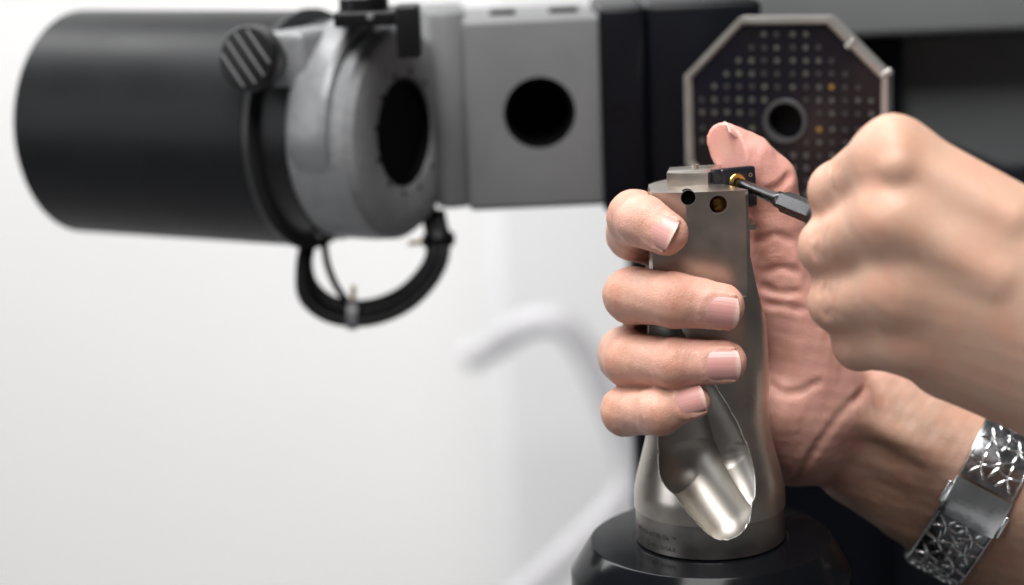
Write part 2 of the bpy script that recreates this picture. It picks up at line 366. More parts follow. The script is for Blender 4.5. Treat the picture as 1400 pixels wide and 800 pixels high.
# cables under the head
cl = empty('cable_loop', P(600, 300, 15), 'looped bundle of black cables hanging below the grey measuring head', 'cables')
base = [P(424, 322, 15.6), P(416, 362, 15.2), P(424, 402, 15), P(458, 426, 14.8), P(508, 428, 14.8), P(556, 408, 15), P(590, 372, 15.3), P(600, 338, 15.6), P(594, 296, 16.2)]
for k in range(5):
    a = k*2*math.pi/5+.4
    pp = [p + A([math.cos(a+i*.35)*.2, math.sin(a+i*.35)*.24, math.sin(a+i*.35)*.2])*(.6 if i < 2 else 1.25) for i, p in enumerate(base)]
    V, F = tube(spline(pp, 8), .19 if k else .22, 12); mk('cable', V, F, M['cable'], cl)
V, F = tube(spline([P(442, 322, 15), P(448, 362, 14.8), P(464, 398, 14.7), P(492, 424, 14.8), P(540, 420, 14.9)], 8), .13, 12); mk('cable', V, F, M['cable'], cl)
def tie(i0, t, m, w=.36, rr=.5):
    q = spline(base, 8); p = q[i0]; d = nrm(q[i0+1]-q[i0-1])
    V, F = lathe([(rr, -w/2), (rr+.06, -w/2), (rr+.06, w/2), (rr, w/2)], p, d, 24, closed=True); o = mk('cable_tie', V, F, m, cl)
    s = nrm(np.cross(d, (0, 1, 0))); s = s*t
    V, F = tube([p+s*(rr-.05), p+s*(rr+.25), p+s*(rr+.55)], .09, 8); mk('tie_tail', V, F, M['brass'], o)
tie(28, 1, M['tie']); tie(58, 1, M['cable'], .3, .54)

# ================================================================== OCTAGONAL LIGHT PLATE
OC = P(1073, 166, 10.5); on = nrm((-.38, -.925, .0)); ox, oy, oz = basis(on)
if ox[0] < 0: ox, oy = -ox, -oy
Ro = A([ox, oy, oz])
op = empty('octagonal_plate', OC, 'dark octagonal plate with a metal rim and rows of small round dots', 'light plate')
def octo(s, cut=None):
    w, c = s, s*(.44); return [(-c, w), (-w, c), (-w, -c), (-c, -w), (c, -w), (w, -c), (w, c), (c, w)]
def ringprism(pa, pb, z0, z1):
    n = len(pa); V = [(*p, z0) for p in pa]+[(*p, z1) for p in pa]+[(*p, z0) for p in pb]+[(*p, z1) for p in pb]; F = []
    for i in range(n):
        j = (i+1) % n
        F += [(i, j, n+j, n+i), (2*n+j, 2*n+i, 3*n+i, 3*n+j), (n+i, n+j, 3*n+j, 3*n+i), (j, i, 2*n+i, 2*n+j)]
    return A(V) @ Ro + OC, F
S0 = 3.41
V, F = ringprism(octo(S0), octo(S0-.17), -.75, .08); fr = mk('rim', V, F, M['frame'], op, angle=20)
V, F = ringprism(octo(S0-.172), octo(S0-.24), -.6, -.05); mk('inner_rim', V, F, M['frame'], op, angle=20)
V, F = prism(octo(S0-.245), -.6, -.08, .0, Ro, OC); gl = mk('dotted_panel', V, F, M['glass'], op)
boolean(gl, [lathe([(.72, -1), (.72, 1)], OC, on, 64)])
V, F = lathe([(.60, -.5), (.60, -.02), (.61, .0), (.72, .0), (.74, -.03), (.74, -.09), (.70, -.1), (.70, -.5)], OC, on, 64, closed=True); mk('centre_ring', V, F, M['hub'], op)
V, F = lathe([(.6, -1.6), (.6, -1.5)], OC, on, 48); mk('centre_bore', V, F, M['bore'], op)
dots = []
g = .43
for i in range(-8, 9):
    for j in range(-8, 9):
        x, y = i*g, j*g
        if i == 0 or j == 0: pass
        x = (i-.38*np.sign(i))*g; y = (j-.38*np.sign(j))*g
        if max(abs(x), abs(y)) > S0-.55 or abs(x)+abs(y) > (S0-.36)*1.44-.42: continue
        if math.hypot(x, y) < .95: continue
        if i == 0 or j == 0: continue
        dots.append((x, y))
Vd, Fd = lathe([(.098, -.01), (.09, .015), (.04, .015)], (0, 0, 0), on, 12)
dmesh = {}
for k, (x, y) in enumerate(dots):
    c = OC + ox*(x+rng.uniform(-.01, .01)) + oy*(y+rng.uniform(-.01, .01)) - on*.075
    kind = rng.choice(['dot', 'dotdim', 'dotgreen', 'dotamber'], p=[.36, .42, .17, .05])
    if kind not in dmesh: dmesh[kind] = mk('dot', Vd + c, Fd, M[kind], op, origin=c).data
    else: link('dot', dmesh[kind], None, op, c)
for q in ((2.25, 2.6), (3.42, 1.62)):
    c = OC + ox*q[0] + oy*q[1] + on*.0
    dr = nrm(ox+oy) if q[0] < 3 else nrm(ox*.9+oy*.5)
    V, F = lathe([(.12, -.25), (.12, .10), (.08, .13)], c, dr, 20); mk('rim_screw', V, F, M['frame'], op)
V, F = box(OC - on*1.15, (4.2, 4.2, .8), Ro, .1); mk('back_mount', V, F, M['darkblock'], op)

# ================================================================== BLACK CHUCK THE TOOL STANDS IN
ch = empty('tool_chuck', (0, 0, -6), 'glossy black round chuck with a sloping rim that the steel tool stands in', 'chuck')
V, F = lathe([(2.4, -.02), (3.44, -.02), (3.50, -.06), (4.02, -.86), (4.05, -.93), (4.05, -1.9), (3.9, -2.0), (3.9, -2.5), (4.05, -2.6), (4.05, -6), (2.4, -6)][::-1], (0, 0, 0), (0, 0, 1), 192); mk('chuck_body', V, F, M['blackchuck'], ch, angle=28)
V, F = lathe([(2.2, -1.0), (2.2, -.05), (2.24, -.016), (2.30, -.016), (2.34, -.05)], (0, 0, 0), (0, 0, 1), 128); mk('chuck_lip', V, F, M['blackchuck'], ch)
V, F = lathe([(9, -40), (9, -6.4), (8.6, -6.02), (3.9, -6.01)], (0, 0, 0), (0, 0, 1), 96); mk('spindle_column', V, F, M['darkblock'], ch)

# ================================================================== THE STEEL TOOL
tl = empty('drill_body', (0, 0, 0), 'matt nickel steel tool body with a wide scooped flute standing in the black chuck', 'cutting tool')
prof = [(2.1, -.0), (2.13, .04), (2.145, .98), (2.16, 1.0), (2.15, 1.5), (2.07, 1.9), (1.80, 2.95), (1.735, 3.5), (1.73, 5.2), (1.68, 6.2), (1.57, 7.2), (1.57, 10.2), (1.53, 10.26)]
TP_Z = [p[1] for p in prof]; TP_R = [p[0] for p in prof]
zz = np.concatenate([[1.0], np.linspace(1.06, 7.3, 70), np.linspace(7.5, 10.2, 8), [10.26]])
from_r = np.interp(zz, TP_Z, TP_R)
sm = np.convolve(np.pad(from_r, 1, 'edge'), [.25, .5, .25], 'valid')
V, F = lathe([(2.08, .0), (2.125, .04), (2.13, .96), (2.128, .994)]+[(r, z) for r, z in zip(sm, zz)], (0, 0, 0), (0, 0, 1), 160)
tb = mk('tool_shank', V, F, M['steel'], tl, origin=(0, 0, 5))
flA = spline([P(872, 415, -.9), P(894, 475, -1.2), P(918, 540, -1.38), P(932, 588, -1.44), P(942, 636, -1.50)], 8)
flA2 = spline([P(942, 628, -1.44), P(968, 668, -1.92), P(994, 704, -2.33)], 8)
flB = spline([P(880, 410, -1.0), P(909, 465, -1.3), P(946, 530, -1.6), P(980, 588, -1.72), P(999, 628, -1.78)], 8)
flB2 = spline([P(998, 624, -1.76), P(1011, 650, -1.98), P(1022, 676, -2.24)], 8)
cuts = [tube(flA, np.interp(np.linspace(0, 1, len(flA)), [0, 1], [.8, .9]), 72, True), tube(flA2, np.linspace(.9, .84, len(flA2)), 72, True),
        tube(flB, np.interp(np.linspace(0, 1, len(flB)), [0, 1], [.58, .62]), 56, True), tube(flB2, np.linspace(.62, .56, len(flB2)), 56, True)]
flat = box((0, -1.2-3, 9.6), (8, 6, 4.6), A([[1, 0, 0], [0, 1, 0], [0, 0, 1.]]), 0)
fl_ang = math.radians(24)
slope = box((0, -1.2-3*math.cos(fl_ang)+.0, 7.3-3*math.sin(fl_ang)*0-.55), (8, 6, 2.4), A([[1, 0, 0], [0, math.cos(fl_ang), math.sin(fl_ang)], [0, -math.sin(fl_ang), math.cos(fl_ang)]]), 0)
# chip pocket on the right side of the head
sidecut = prism([(1.13, -4), (4, -4), (4, 1.0), (1.13, 1.0)], 8.4, 12, 0)
sidecut2 = prism([(1.2, -4), (1.2, 1), (4, 1), (4, -4)], 0, 1.0, 0)
pocket = prism([(1.15, -1.24), (4, -1.24), (4, 4), (-.1, 4), (.36, .42)], 9.12, 12, 0)
side_slope_a = math.radians(-17)
Vs, Fs = prism([(1.13, 8.42), (1.30, 7.6), (1.52, 6.8), (1.70, 6.2), (4, 6.2), (4, 8.42)], -4, 1.0, 0); ss = (Vs[:, [0, 2, 1]], Fs)
h1 = P(982, 280, -1.2); h2 = P(941, 270.5, -1.2)
hole1 = lathe([(.25, -.75), (.25, .5)], h1, (0, -1, .05), 48)
hole2 = lathe([(.205, -.5), (.205, .5)], h2, (0, -1, .05), 48)
notch = box(P(936, 246, -1.0)+A([0, -.35, .25]), (.3, 1.2, .7), None, 0)
fa = math.radians(13); fc = box(A([-.62, -1.2, 9.6])+A([-math.sin(fa), -math.cos(fa), 0])*3, (6, 8, 4.6), A([[math.sin(fa), math.cos(fa), 0], [-math.cos(fa), math.sin(fa), 0], [0, 0, 1.]]), 0)
boolean(tb, [prism([(-1.56, -1.3), (0, -1.3), (0, .55), (-1.5, .55)], 6.9, 10.255, 0)], 'UNION')
boolean(tb, [flat, fc, sidecut, pocket, ss, hole1, hole2]+cuts)
# bright ground flute faces: same body, second material slot
tb.data.materials.append(M['flute']); tb.data.materials.append(M['band']); tb.data.set_sharp_from_angle(angle=math.radians(17))
mv = A([v.co[:] for v in tb.data.polygons] if False else [p.center[:] for p in tb.data.polygons])/U + A([0, 0, 5])
def dpath(p, path):
    return np.sqrt(((p[:, None, :]-path[None])**2).sum(2)).min(1)
rad = np.hypot(mv[:, 0], mv[:, 1]); inA = (rad < np.where(mv[:, 2] < 1, 2.12, np.interp(mv[:, 2], zz, sm))-.012) & (mv[:, 2] < 7.6) & (mv[:, 2] > .1) & (np.min([dpath(mv, q_) for q_ in (flA, flA2, flB, flB2)], axis=0) < 1.25)
for i in np.where(inA)[0]: tb.data.polygons[int(i)].material_index = 1
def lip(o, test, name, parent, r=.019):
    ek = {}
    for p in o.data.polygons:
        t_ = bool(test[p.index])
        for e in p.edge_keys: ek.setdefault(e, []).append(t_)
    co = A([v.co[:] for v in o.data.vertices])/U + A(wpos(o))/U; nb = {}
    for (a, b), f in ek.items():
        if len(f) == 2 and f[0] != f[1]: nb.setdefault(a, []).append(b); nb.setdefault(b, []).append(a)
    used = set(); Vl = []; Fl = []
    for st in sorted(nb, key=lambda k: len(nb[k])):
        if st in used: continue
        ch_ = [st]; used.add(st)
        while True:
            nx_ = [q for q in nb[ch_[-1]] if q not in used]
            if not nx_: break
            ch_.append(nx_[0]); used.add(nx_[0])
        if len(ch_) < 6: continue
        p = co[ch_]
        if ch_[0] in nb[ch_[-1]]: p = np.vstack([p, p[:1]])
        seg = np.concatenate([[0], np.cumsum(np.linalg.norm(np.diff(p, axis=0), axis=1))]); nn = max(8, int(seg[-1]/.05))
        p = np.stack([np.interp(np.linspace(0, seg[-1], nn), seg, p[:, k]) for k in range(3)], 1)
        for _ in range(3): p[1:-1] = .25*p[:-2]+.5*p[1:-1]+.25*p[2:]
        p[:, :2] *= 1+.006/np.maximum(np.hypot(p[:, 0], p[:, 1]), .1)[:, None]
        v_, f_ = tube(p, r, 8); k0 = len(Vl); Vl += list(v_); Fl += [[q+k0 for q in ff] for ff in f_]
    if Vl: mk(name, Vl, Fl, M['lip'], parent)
for i in np.where((mv[:, 2] < .996) & ~inA)[0]: tb.data.polygons[int(i)].material_index = 2
lip(tb, inA, 'lip_highlight', tl)  # bright bead drawn along the flute edge as its highlight
# back block on the head
V, F = prism([tuple(P(911, 230, .25)[:2]), tuple(P(968, 240, .05)[:2]), tuple(P(984, 232, .9)[:2]), tuple(P(985, 225, 1.5)[:2]), tuple(P(915, 225, 1.3)[:2])], 9.9, 10.6, .025); mk('head_block', V, F, M['steel'], tl)
V, F = lathe([(.12, -.1), (.12, .02), (.06, .02), (.05, -.05)], P(950, 226, 1.0), (0, 0, 1), 20); mk('top_screw', V, F, M['steel'], tl)
V, F = prism([(1.0, -.45), (1.42, -.1), (1.42, .9), (1.0, .9)], 8.95, 9.13, .02); mk('pocket_ledge', V, F, M['steel'], tl)
# brass screw in the round hole, gritty bore in the left hole
c = h1 - A([0, -1, .05])*.42
V, F = lathe([(.243, -.25), (.243, -.08), (.20, -.02), (.11, .08), (.09, -.06), (.02, -.07)], c, (-.25, -1, .1), 32); sc1 = mk('hole_screw', V, F, M['oldbrass'], tl)
V, F = lathe([(.19, -.45), (.203, -.45), (.203, -.05), (.19, -.05)], h2, (0, -1, .05), 32, closed=True); mk('hole_shade_sleeve', V, F, M['bore'], tl)  # black sleeve added to shade the steel wall of the hole
V, F = lathe([(.2, -.1), (.2, -.02), (.05, .0)], h2 + A([0, .30, 0]), (0, -1, .05), 32); mk('bore_plug', V, F, M['grit'], tl)
for k in range(46):
    a = rng.uniform(0, 6.28); rr = .18*math.sqrt(rng.rand()); q = h2 + A([math.cos(a)*rr, .24+rng.uniform(-.04, .05), math.sin(a)*rr])
for hh, rr in ((h1, .25), (h2, .205)):
    V, F = lathe([(rr-.004, -.02), (rr+.012, -.0), (rr+.012, .004), (rr-.004, .004)], hh, (0, -1, .05), 48, closed=True); mk('hole_chamfer', V, F, M['flute'], tl)
# black insert with its brass screw
ic = P(1011, 257, .2); inn = nrm((.36, -.93, .10)); ix, iy, iz = basis(inn)
if ix[0] < 0: ix, iy = -ix, -iy
Ri = A([ix, iy, iz])
V, F = box(ic - inn*.2, (1.12, 1.16, .40), Ri, .09, 3); ins = mk('cutting_insert', V, F, M['insert'], tl)
sp = P(1008, 250, .2); sp = ic + ix*((sp-ic)@ix) + iy*((sp-ic)@iy)
boolean(ins, [lathe([(.20, -.3), (.27, .02), (.27, .2)], sp, inn, 40)])
V, F = lathe([(.17, -.25), (.2, -.06), (.262, .015), (.24, .035), (.14, .03), (.11, -.12), (.02, -.13)], sp, inn, 36); mk('insert_screw', V, F, M['brass'], tl)
q = ic + ix*.37 + iy*.33; V, F = lathe([(.06, -.03), (.06, .006), (.035, .006), (.03, -.02)], q, inn, 20); mk('insert_mark', V, F, M['steel'], tl)
V, F = box(P(985, 243, .25), (.5, .5, .35), Ri, .05); mk('insert_clamp', V, F, M['insert'], tl)
# laser lettering on the band
def wraptext(s, h, px, py, parent):
    cu = bpy.data.curves.new('t', 'FONT'); cu.body = s; cu.size = h; cu.resolution_u = 2; cu.extrude = .0
    o = bpy.data.objects.new('t', cu); COL.objects.link(o); bpy.context.view_layer.update()
    me = bpy.data.meshes.new_from_object(o.evaluated_get(bpy.context.evaluated_depsgraph_get())); bpy.data.objects.remove(o)
    v = A([q.co[:] for q in me.vertices]); fs = [list(p.vertices) for p in me.polygons]
    p = P(px, py, 0); r = 2.138
    # right end of the text sits at pixel (px,py) on the front surface
    for y in np.linspace(-2.2, 0, 400):
        p = P(px, py, y)
        if np.hypot(p[0], p[1]) < r: break
    a0 = math.atan2(p[1], p[0]); xx = v[:, 0]-v[:, 0].max(); ang = a0 + xx/r
    V = np.stack([np.cos(ang)*(r+.004), np.sin(ang)*(r+.004), p[2]+v[:, 1]], 1)
    return mk('laser_lettering', V, fs, M['laser'], parent, smooth=False)
wraptext('880-025 65T85 Ou \u2122', .185, 924, 741, tl); wraptext('D 40 L 015AX', .185, 924, 756, tl)

# ================================================================== SCREWDRIVER
s0 = sp + inn*.0 - nrm(P(1100, 287, -2.9)-sp)*.05; s1 = P(1100, 287, -2.9); dx = nrm(s1-s0)
sd = empty('screwdriver', s1, 'slim steel screwdriver with a hexagonal bit turning the small brass screw', 'screwdriver')
L1 = np.linalg.norm(P(1062, 273, -1.68)-s0)
V, F = lathe([(.09, -.02), (.11, .1), (.15, .18), (.16, .5), (.17, L1-.15), (.2, L1-.05), (.2, L1)], s0, dx, 32); mk('shaft', V, F, M['driver'], sd)
V, F = lathe([(.2, L1), (.225, L1+.05), (.225, L1+.2), (.2, L1+.25)], s0, dx, 32); mk('collar', V, F, M['driver'], sd)
V, F = lathe([(.2, L1+.24), (.30, L1+.38), (.31, L1+3.4), (.3, L1+3.5)], s0, dx, 6); mk('hexagonal_bit', V, F, M['driver'], sd, angle=20)
V, F = lathe([(.3, L1+2.2), (.62, L1+2.35), (.68, L1+2.7), (.6, L1+4.4), (.5, L1+4.6)], s0, dx, 40); mk('handle', V, F, M['blackplastic'], sd)

# ================================================================== HANDS
class Seg:
    def __init__(s, a, b, r1, r2, tint=0., s0=0., flat=None):
        s.a = A(a, float); s.b = A(b, float); s.r1 = r1; s.r2 = r2; s.tint = tint; s.s0 = s0; s.flat = flat
        s.ab = s.b-s.a; s.l2 = max(s.ab@s.ab, 1e-6); s.L = math.sqrt(s.l2)
        m = max(r1, r2); s.lo = np.minimum(s.a, s.b)-m; s.hi = np.maximum(s.a, s.b)+m
    def d(s, p):
        ap = p - s.a.astype(p.dtype); t = np.clip((ap@s.ab.astype(p.dtype))/s.l2, 0, 1)
        q = ap - t[:, None]*s.ab.astype(p.dtype)
        if s.flat is not None:
            n, k = s.flat; n = A(n).astype(p.dtype); c = q@n; d2 = (q*q).sum(1) - c*c + (c*k)**2
            return (np.sqrt(d2) - (s.r1+(s.r2-s.r1)*t))/max(1., k**.5)
        return np.sqrt((q*q).sum(1)) - (s.r1+(s.r2-s.r1)*t)
    def along(s, p):
        ap = p-s.a; return s.s0 + np.clip((ap@s.ab)/s.l2, -.3, 1.3)*s.L
def smin(a, b, k): h = np.clip(.5+.5*(b-a)/k, 0, 1); return b+(a-b)*h - k*h*(1-h)
class Body:
    def __init__(s): s.groups = []; s.subs = []; s.joints = []
    def group(s, segs, k, km, folds=()): s.groups.append((segs, k, km, list(folds)))
    def build(s, h, extra=None):
        segs = [q for g in s.groups for q in g[0]]
        lo = np.min([q.lo for q in segs], 0)-.3; hi = np.max([q.hi for q in segs], 0)+.3
        n = np.ceil((hi-lo)/h).astype(int)+1; D = np.full(n, 3., np.float32)
        X = [np.float32(lo[i])+np.arange(n[i], dtype=np.float32)*np.float32(h) for i in range(3)]
        def rng_(l, u):
            i0 = np.maximum(np.floor((l-lo)/h).astype(int), 0); i1 = np.minimum(np.ceil((u-lo)/h).astype(int)+1, n); return i0, i1
        def pts(i0, i1):
            g = np.meshgrid(*[X[i][i0[i]:i1[i]] for i in range(3)], indexing='ij'); return np.stack([q.ravel() for q in g], 1), g[0].shape
        for segs_, k, km, folds in s.groups:
            glo = np.min([q.lo for q in segs_], 0)-.9; ghi = np.max([q.hi for q in segs_], 0)+.9
            G0, G1 = rng_(glo, ghi); T = np.full(G1-G0, 3., np.float32)
            for q, kk in [(q, k) for q in segs_]+[(q, .07) for q in folds]:
                m = kk+.15+km if kk > .07 else .25; i0, i1 = rng_(q.lo-m, q.hi+m); i0 = np.maximum(i0, G0); i1 = np.minimum(i1, G1)
                if np.any(i1 <= i0): continue
                p, sh = pts(i0, i1); d = q.d(p).reshape(sh); sl = tuple(slice(i0[i]-G0[i], i1[i]-G0[i]) for i in range(3))
                T[sl] = smin(T[sl], d, kk)
            sl = tuple(slice(G0[i], G1[i]) for i in range(3)); D[sl] = smin(D[sl], T, km)
        for q, k in s.subs:                                  # creases: smooth subtraction
            m = k+.2; i0, i1 = rng_(q.lo-m, q.hi+m)
            if np.any(i1 <= i0): continue
            p, sh = pts(i0, i1); d = q.d(p).reshape(sh); sl = tuple(slice(i0[i], i1[i]) for i in range(3))
            D[sl] = -smin(-D[sl], d, k)
        if extra is not None:
            for a in range(n[0]):
                g = np.meshgrid(X[1], X[2], indexing='ij'); e = extra(X[0][a], g[0], g[1])
                D[a] = -smin(-D[a], e, .03)
        V, Q = nets(D, lo, h); V = taubin(V, Q, 3)
        return V, Q
    def attrs(s, V):
        wsum = np.zeros(len(V)); tt = np.zeros(len(V)); al = np.zeros(len(V)); best = np.full(len(V), 9.)
        for segs, k, km, folds in s.groups:
            for q in segs:
                d = q.d(V); w = np.exp(-np.maximum(d+.1, 0)/.16)+1e-9; wsum += w; tt += w*q.tint; al += w*q.along(V)
        J = np.zeros(len(V))
        for c, r in s.joints: J = np.maximum(J, np.exp(-(((V-A(c))**2).sum(1)/(r*r))))
        return tt/wsum, al/wsum, J
def nets(D, lo, h):
    S = D < 0; c = [S[:-1, :-1, :-1], S[1:, :-1, :-1], S[:-1, 1:, :-1], S[1:, 1:, :-1], S[:-1, :-1, 1:], S[1:, :-1, 1:], S[:-1, 1:, 1:], S[1:, 1:, 1:]]
    al = c[0].copy(); an = c[0].copy()
    for q in c[1:]: al &= q; an |= q
    act = an & ~al; idx = np.full(act.shape, -1, np.int64); I = np.argwhere(act); idx[act] = np.arange(len(I))
    off = A([(0, 0, 0), (1, 0, 0), (0, 1, 0), (1, 1, 0), (0, 0, 1), (1, 0, 1), (0, 1, 1), (1, 1, 1)])
    val = np.stack([D[I[:, 0]+o[0], I[:, 1]+o[1], I[:, 2]+o[2]] for o in off], 1)
    acc = np.zeros((len(I), 3)); cnt = np.zeros(len(I))
    for a, b in ((0, 1), (2, 3), (4, 5), (6, 7), (0, 2), (1, 3), (4, 6), (5, 7), (0, 4), (1, 5), (2, 6), (3, 7)):
        va, vb = val[:, a], val[:, b]; m = (va < 0) != (vb < 0); t = np.where(m, va/np.where(m, va-vb, 1), 0)
        acc += m[:, None]*(off[a]+t[:, None]*(off[b]-off[a])); cnt += m
    V = lo + h*(I + acc/cnt[:, None]); Q = []
    for ax_ in range(3):
        s1 = [slice(None)]*3; s2 = [slice(None)]*3; s1[ax_] = slice(0, -1); s2[ax_] = slice(1, None)
        A_, B_ = S[tuple(s1)], S[tuple(s2)]; b, c_ = [(1, 2), (2, 0), (0, 1)][ax_]
        E = np.argwhere(A_ != B_); ok = (E[:, b] > 0) & (E[:, c_] > 0) & (E[:, b] < D.shape[b]-1) & (E[:, c_] < D.shape[c_]-1); E = E[ok]
        fl = A_[E[:, 0], E[:, 1], E[:, 2]]
        def g(db, dc):
            F_ = E.copy(); F_[:, b] -= db; F_[:, c_] -= dc; return idx[F_[:, 0], F_[:, 1], F_[:, 2]]
        q = np.stack([g(1, 1), g(0, 1), g(0, 0), g(1, 0)], 1); q[~fl] = q[~fl][:, ::-1]; Q.append(q)
    Q = np.concatenate(Q); return V, Q[(Q >= 0).all(1)]
def taubin(V, Q, it):
    e = np.concatenate([Q[:, [0, 1]], Q[:, [1, 2]], Q[:, [2, 3]], Q[:, [3, 0]]]); n = len(V); deg = np.bincount(e.ravel(), minlength=n).astype(float)
    for _ in range(it):
        for lam in (.55, -.57):
            s = np.stack([np.bincount(e[:, 0], V[e[:, 1], k], n)+np.bincount(e[:, 1], V[e[:, 0], k], n) for k in range(3)], 1)
            V = V + lam*(s/np.maximum(deg, 1)[:, None]-V)
    return V
def wobble(V, amp, f, seed=0):
    r = np.random.RandomState(seed); o = np.zeros(len(V))
    for i in range(9):
        k = r.normal(size=3)*f*(1+.35*i); o += np.sin(V@k+r.uniform(0, 6.28))/(1+.4*i)
    return o*amp
def fastmesh(name, V, Q, m, parent, attrs, origin):
    me = bpy.data.meshes.new(name); me.vertices.add(len(V)); me.vertices.foreach_set('co', ((V-A(origin))*U).astype(np.float32).ravel())
    me.loops.add(Q.size); me.loops.foreach_set('vertex_index', Q.astype(np.int32).ravel())
    me.polygons.add(len(Q)); me.polygons.foreach_set('loop_start', np.arange(0, Q.size, 4, dtype=np.int32)); me.polygons.foreach_set('loop_total', np.full(len(Q), 4, np.int32))
    me.update(calc_edges=True); me.validate(); me.polygons.foreach_set('use_smooth', np.ones(len(me.polygons), bool))
    for k, v in attrs.items():
        at = me.attributes.new(k, 'FLOAT', 'POINT'); at.data.foreach_set('value', v.astype(np.float32))
    return link(name, me, m, parent, origin)
def finger(pts, tints, n=None):
    """pts: list of (point, radius); returns segments with running length"""
    out = []; s = 0
    for i in range(len(pts)-1):
        (a, r1), (b, r2) = pts[i], pts[i+1]; out.append(Seg(a, b, r1, r2, tints[min(i, len(tints)-1)], s)); s += out[-1].L
    return out
def nail(body_folds, a, b, r, n, L, w, back, parent, tipwhite=.89, drop=.05, lift=.032):
    """nail on the dorsal side (n) of the last finger bone a->b"""
    d = nrm(b-a); n = nrm(n - d*(n@d)); s = np.cross(d, n); R = r*.98; base = b + d*(-back)
    V = []; nu, nv = 22, 17; E = []; Ac = []
    for i in range(nu):
        for j in range(nv):
            v = -1+2*j/(nv-1); u = i/(nu-1); ulo = .13*abs(v)**2.6; uhi = 1-.10*abs(v)**2.4; uu = ulo+(uhi-ulo)*u
            x = w*v*(.93+.07*math.sin(uu*math.pi)); th_ = math.asin(max(-.97, min(.97, x/R)))
            hgt = r+lift-R*(1-math.cos(th_)) - drop*(uu**2)*1.0 - .035*max(0, .12-uu)/.12
            V.append(base + d*uu*L + s*x + n*hgt); E.append(1 if uu > tipwhite+.05*v*v else max(0, (uu-tipwhite-.05*v*v+.05)/.05)*.9 if uu < tipwhite else .9); Ac.append(v)
    top = len(V); V = V + [p - n*.045 for p in V]; E += E; Ac += Ac; F = []
    for i in range(nu-1):
        for j in range(nv-1):
            k = i*nv+j; F.append((k, k+1, k+nv+1, k+nv)); F.append((top+k, top+k+nv, top+k+nv+1, top+k+1))
    per = [j for j in range(nv)]+[i*nv+nv-1 for i in range(1, nu)]+[(nu-1)*nv+j for j in range(nv-2, -1, -1)]+[i*nv for i in range(nu-2, 0, -1)]
    for q in range(len(per)): a_, b_ = per[q], per[(q+1) % len(per)]; F.append((a_, top+a_, top+b_, b_))
    V = A(V)
    fold = []
    prm = [(.80, -1.05), (.5, -1.07), (.2, -1.06), (.03, -.8), (-.05, -.4), (-.07, 0), (-.05, .4), (.03, .8), (.2, 1.06), (.5, 1.07), (.80, 1.05)]; pl = []
    for uu, v in prm:
        x = w*v; th_ = math.asin(max(-.97, min(.97, x/R))); hgt = r - R*(1-math.cos(th_)) - drop*max(uu, 0)**2 - .03
        pl.append(base + d*uu*L + s*x + n*hgt)
    for i in range(len(pl)-1): fold.append(Seg(pl[i], pl[i+1], .075, .075))
    body_folds.extend(fold)
    return (V, F, A(E), A(Ac))
def put_nail(data, parent):
    V, F, E, Ac = data; c = V.mean(0); me = bpy.data.meshes.new('fingernail'); me.from_pydata(((V-c)*U).tolist(), [], [list(f) for f in F]); me.update()
    bm = bmesh.new(); bm.from_mesh(me); bmesh.ops.recalc_face_normals(bm, faces=bm.faces[:]); bm.to_mesh(me); bm.free()
    me.polygons.foreach_set('use_smooth', [True]*len(me.polygons)); me.set_sharp_from_angle(angle=math.radians(50))
    for k, v in (('edge', E), ('across', Ac)):
        at = me.attributes.new(k, 'FLOAT', 'POINT'); at.data.foreach_set('value', v.astype(np.float32))
    return link('fingernail', me, M['nail'], parent, c)

VOX = .065
# ---------------- holding hand (left)
pr = empty('person', P(1300, 760, 6), 'pair of bare forearms and hands, one gripping the tool and one turning the screwdriver', 'person')
Lh = Body(); nails = []
def mkfinger(pts, tints, nailspec=None, km=.12, jr=.62, k=.16):
    folds = []; segs = finger(pts, tints)
    if nailspec:
        n, L, w, back = nailspec[:4]; kw = nailspec[4] if len(nailspec) > 4 else {}
        nails.append(nail(folds, pts[-2][0], pts[-1][0], pts[-1][1]*kw.get('rs', 1.), A(n), L, w, back, None, **{q: v for q, v in kw.items() if q != 'rs'}))
    return segs, folds
# index
f1 = [(P(925, 330, 3.3), .95), (P(868, 318, 1.2), .80), (P(869, 298, -.2), .76), (P(878, 302, -1.5), .70), (P(911, 319, -2.0), .60)]
s1_, fo1 = mkfinger(f1, [.3, .3, .35, .5], (A([.05, -.97, .10]), 1.02, .44, .50, {'tipwhite': .93}))
f2 = [(P(930, 400, 3.5), .95), (P(872, 408, 1.4), .80), (P(864, 404, -.45), .78), (P(922, 410, -2.08), .74), (P(987, 419, -2.28), .62)]
s2_, fo2 = mkfinger(f2, [.25, .25, .25, .5], (A([-.02, -.97, -.15]), 1.0, .45, .50))
f3 = [(P(930, 470, 3.4), .95), (P(858, 486, 1.2), .84), (P(862, 492, -.4), .76), (P(922, 496, -2.1), .68), (P(990, 495, -2.32), .60)]
s3_, fo3 = mkfinger(f3, [.28, .28, .28, .6], (A([-.02, -.99, .06]), .98, .41, .50))
f4 = [(P(930, 545, 3.0), .9), (P(868, 556, 1.0), .74), (P(856, 562, -.5), .70), (P(902, 563, -2.05), .63), (P(947, 549, -2.28), .50)]
s4_, fo4 = mkfinger(f4, [.3, .3, .3, .5], (A([0, -.93, .36]), .86, .36, .38))
th_ = [(P(1120, 560, 2.2), 1.45), (P(1072, 415, 2.0), 1.06), (P(1060, 300, 1.9), .80), (P(1048, 250, 1.8), .82), (P(1022, 219, 1.6), .70), (P(1003, 205, 1.5), .58), (P(989, 191, 1.4), .48)]
s5_, fo5 = mkfinger(th_, [.8, .9, 1., 1., 1.])
fo5 = []
tn = nrm(A([.55, .12, .76])); nails.append(nail(fo5, P(1040, 234, 1.7), P(990, 190, 1.45), .56, tn, 1.30, .44, 1.0, None, tipwhite=.86, drop=.16, lift=-.01))
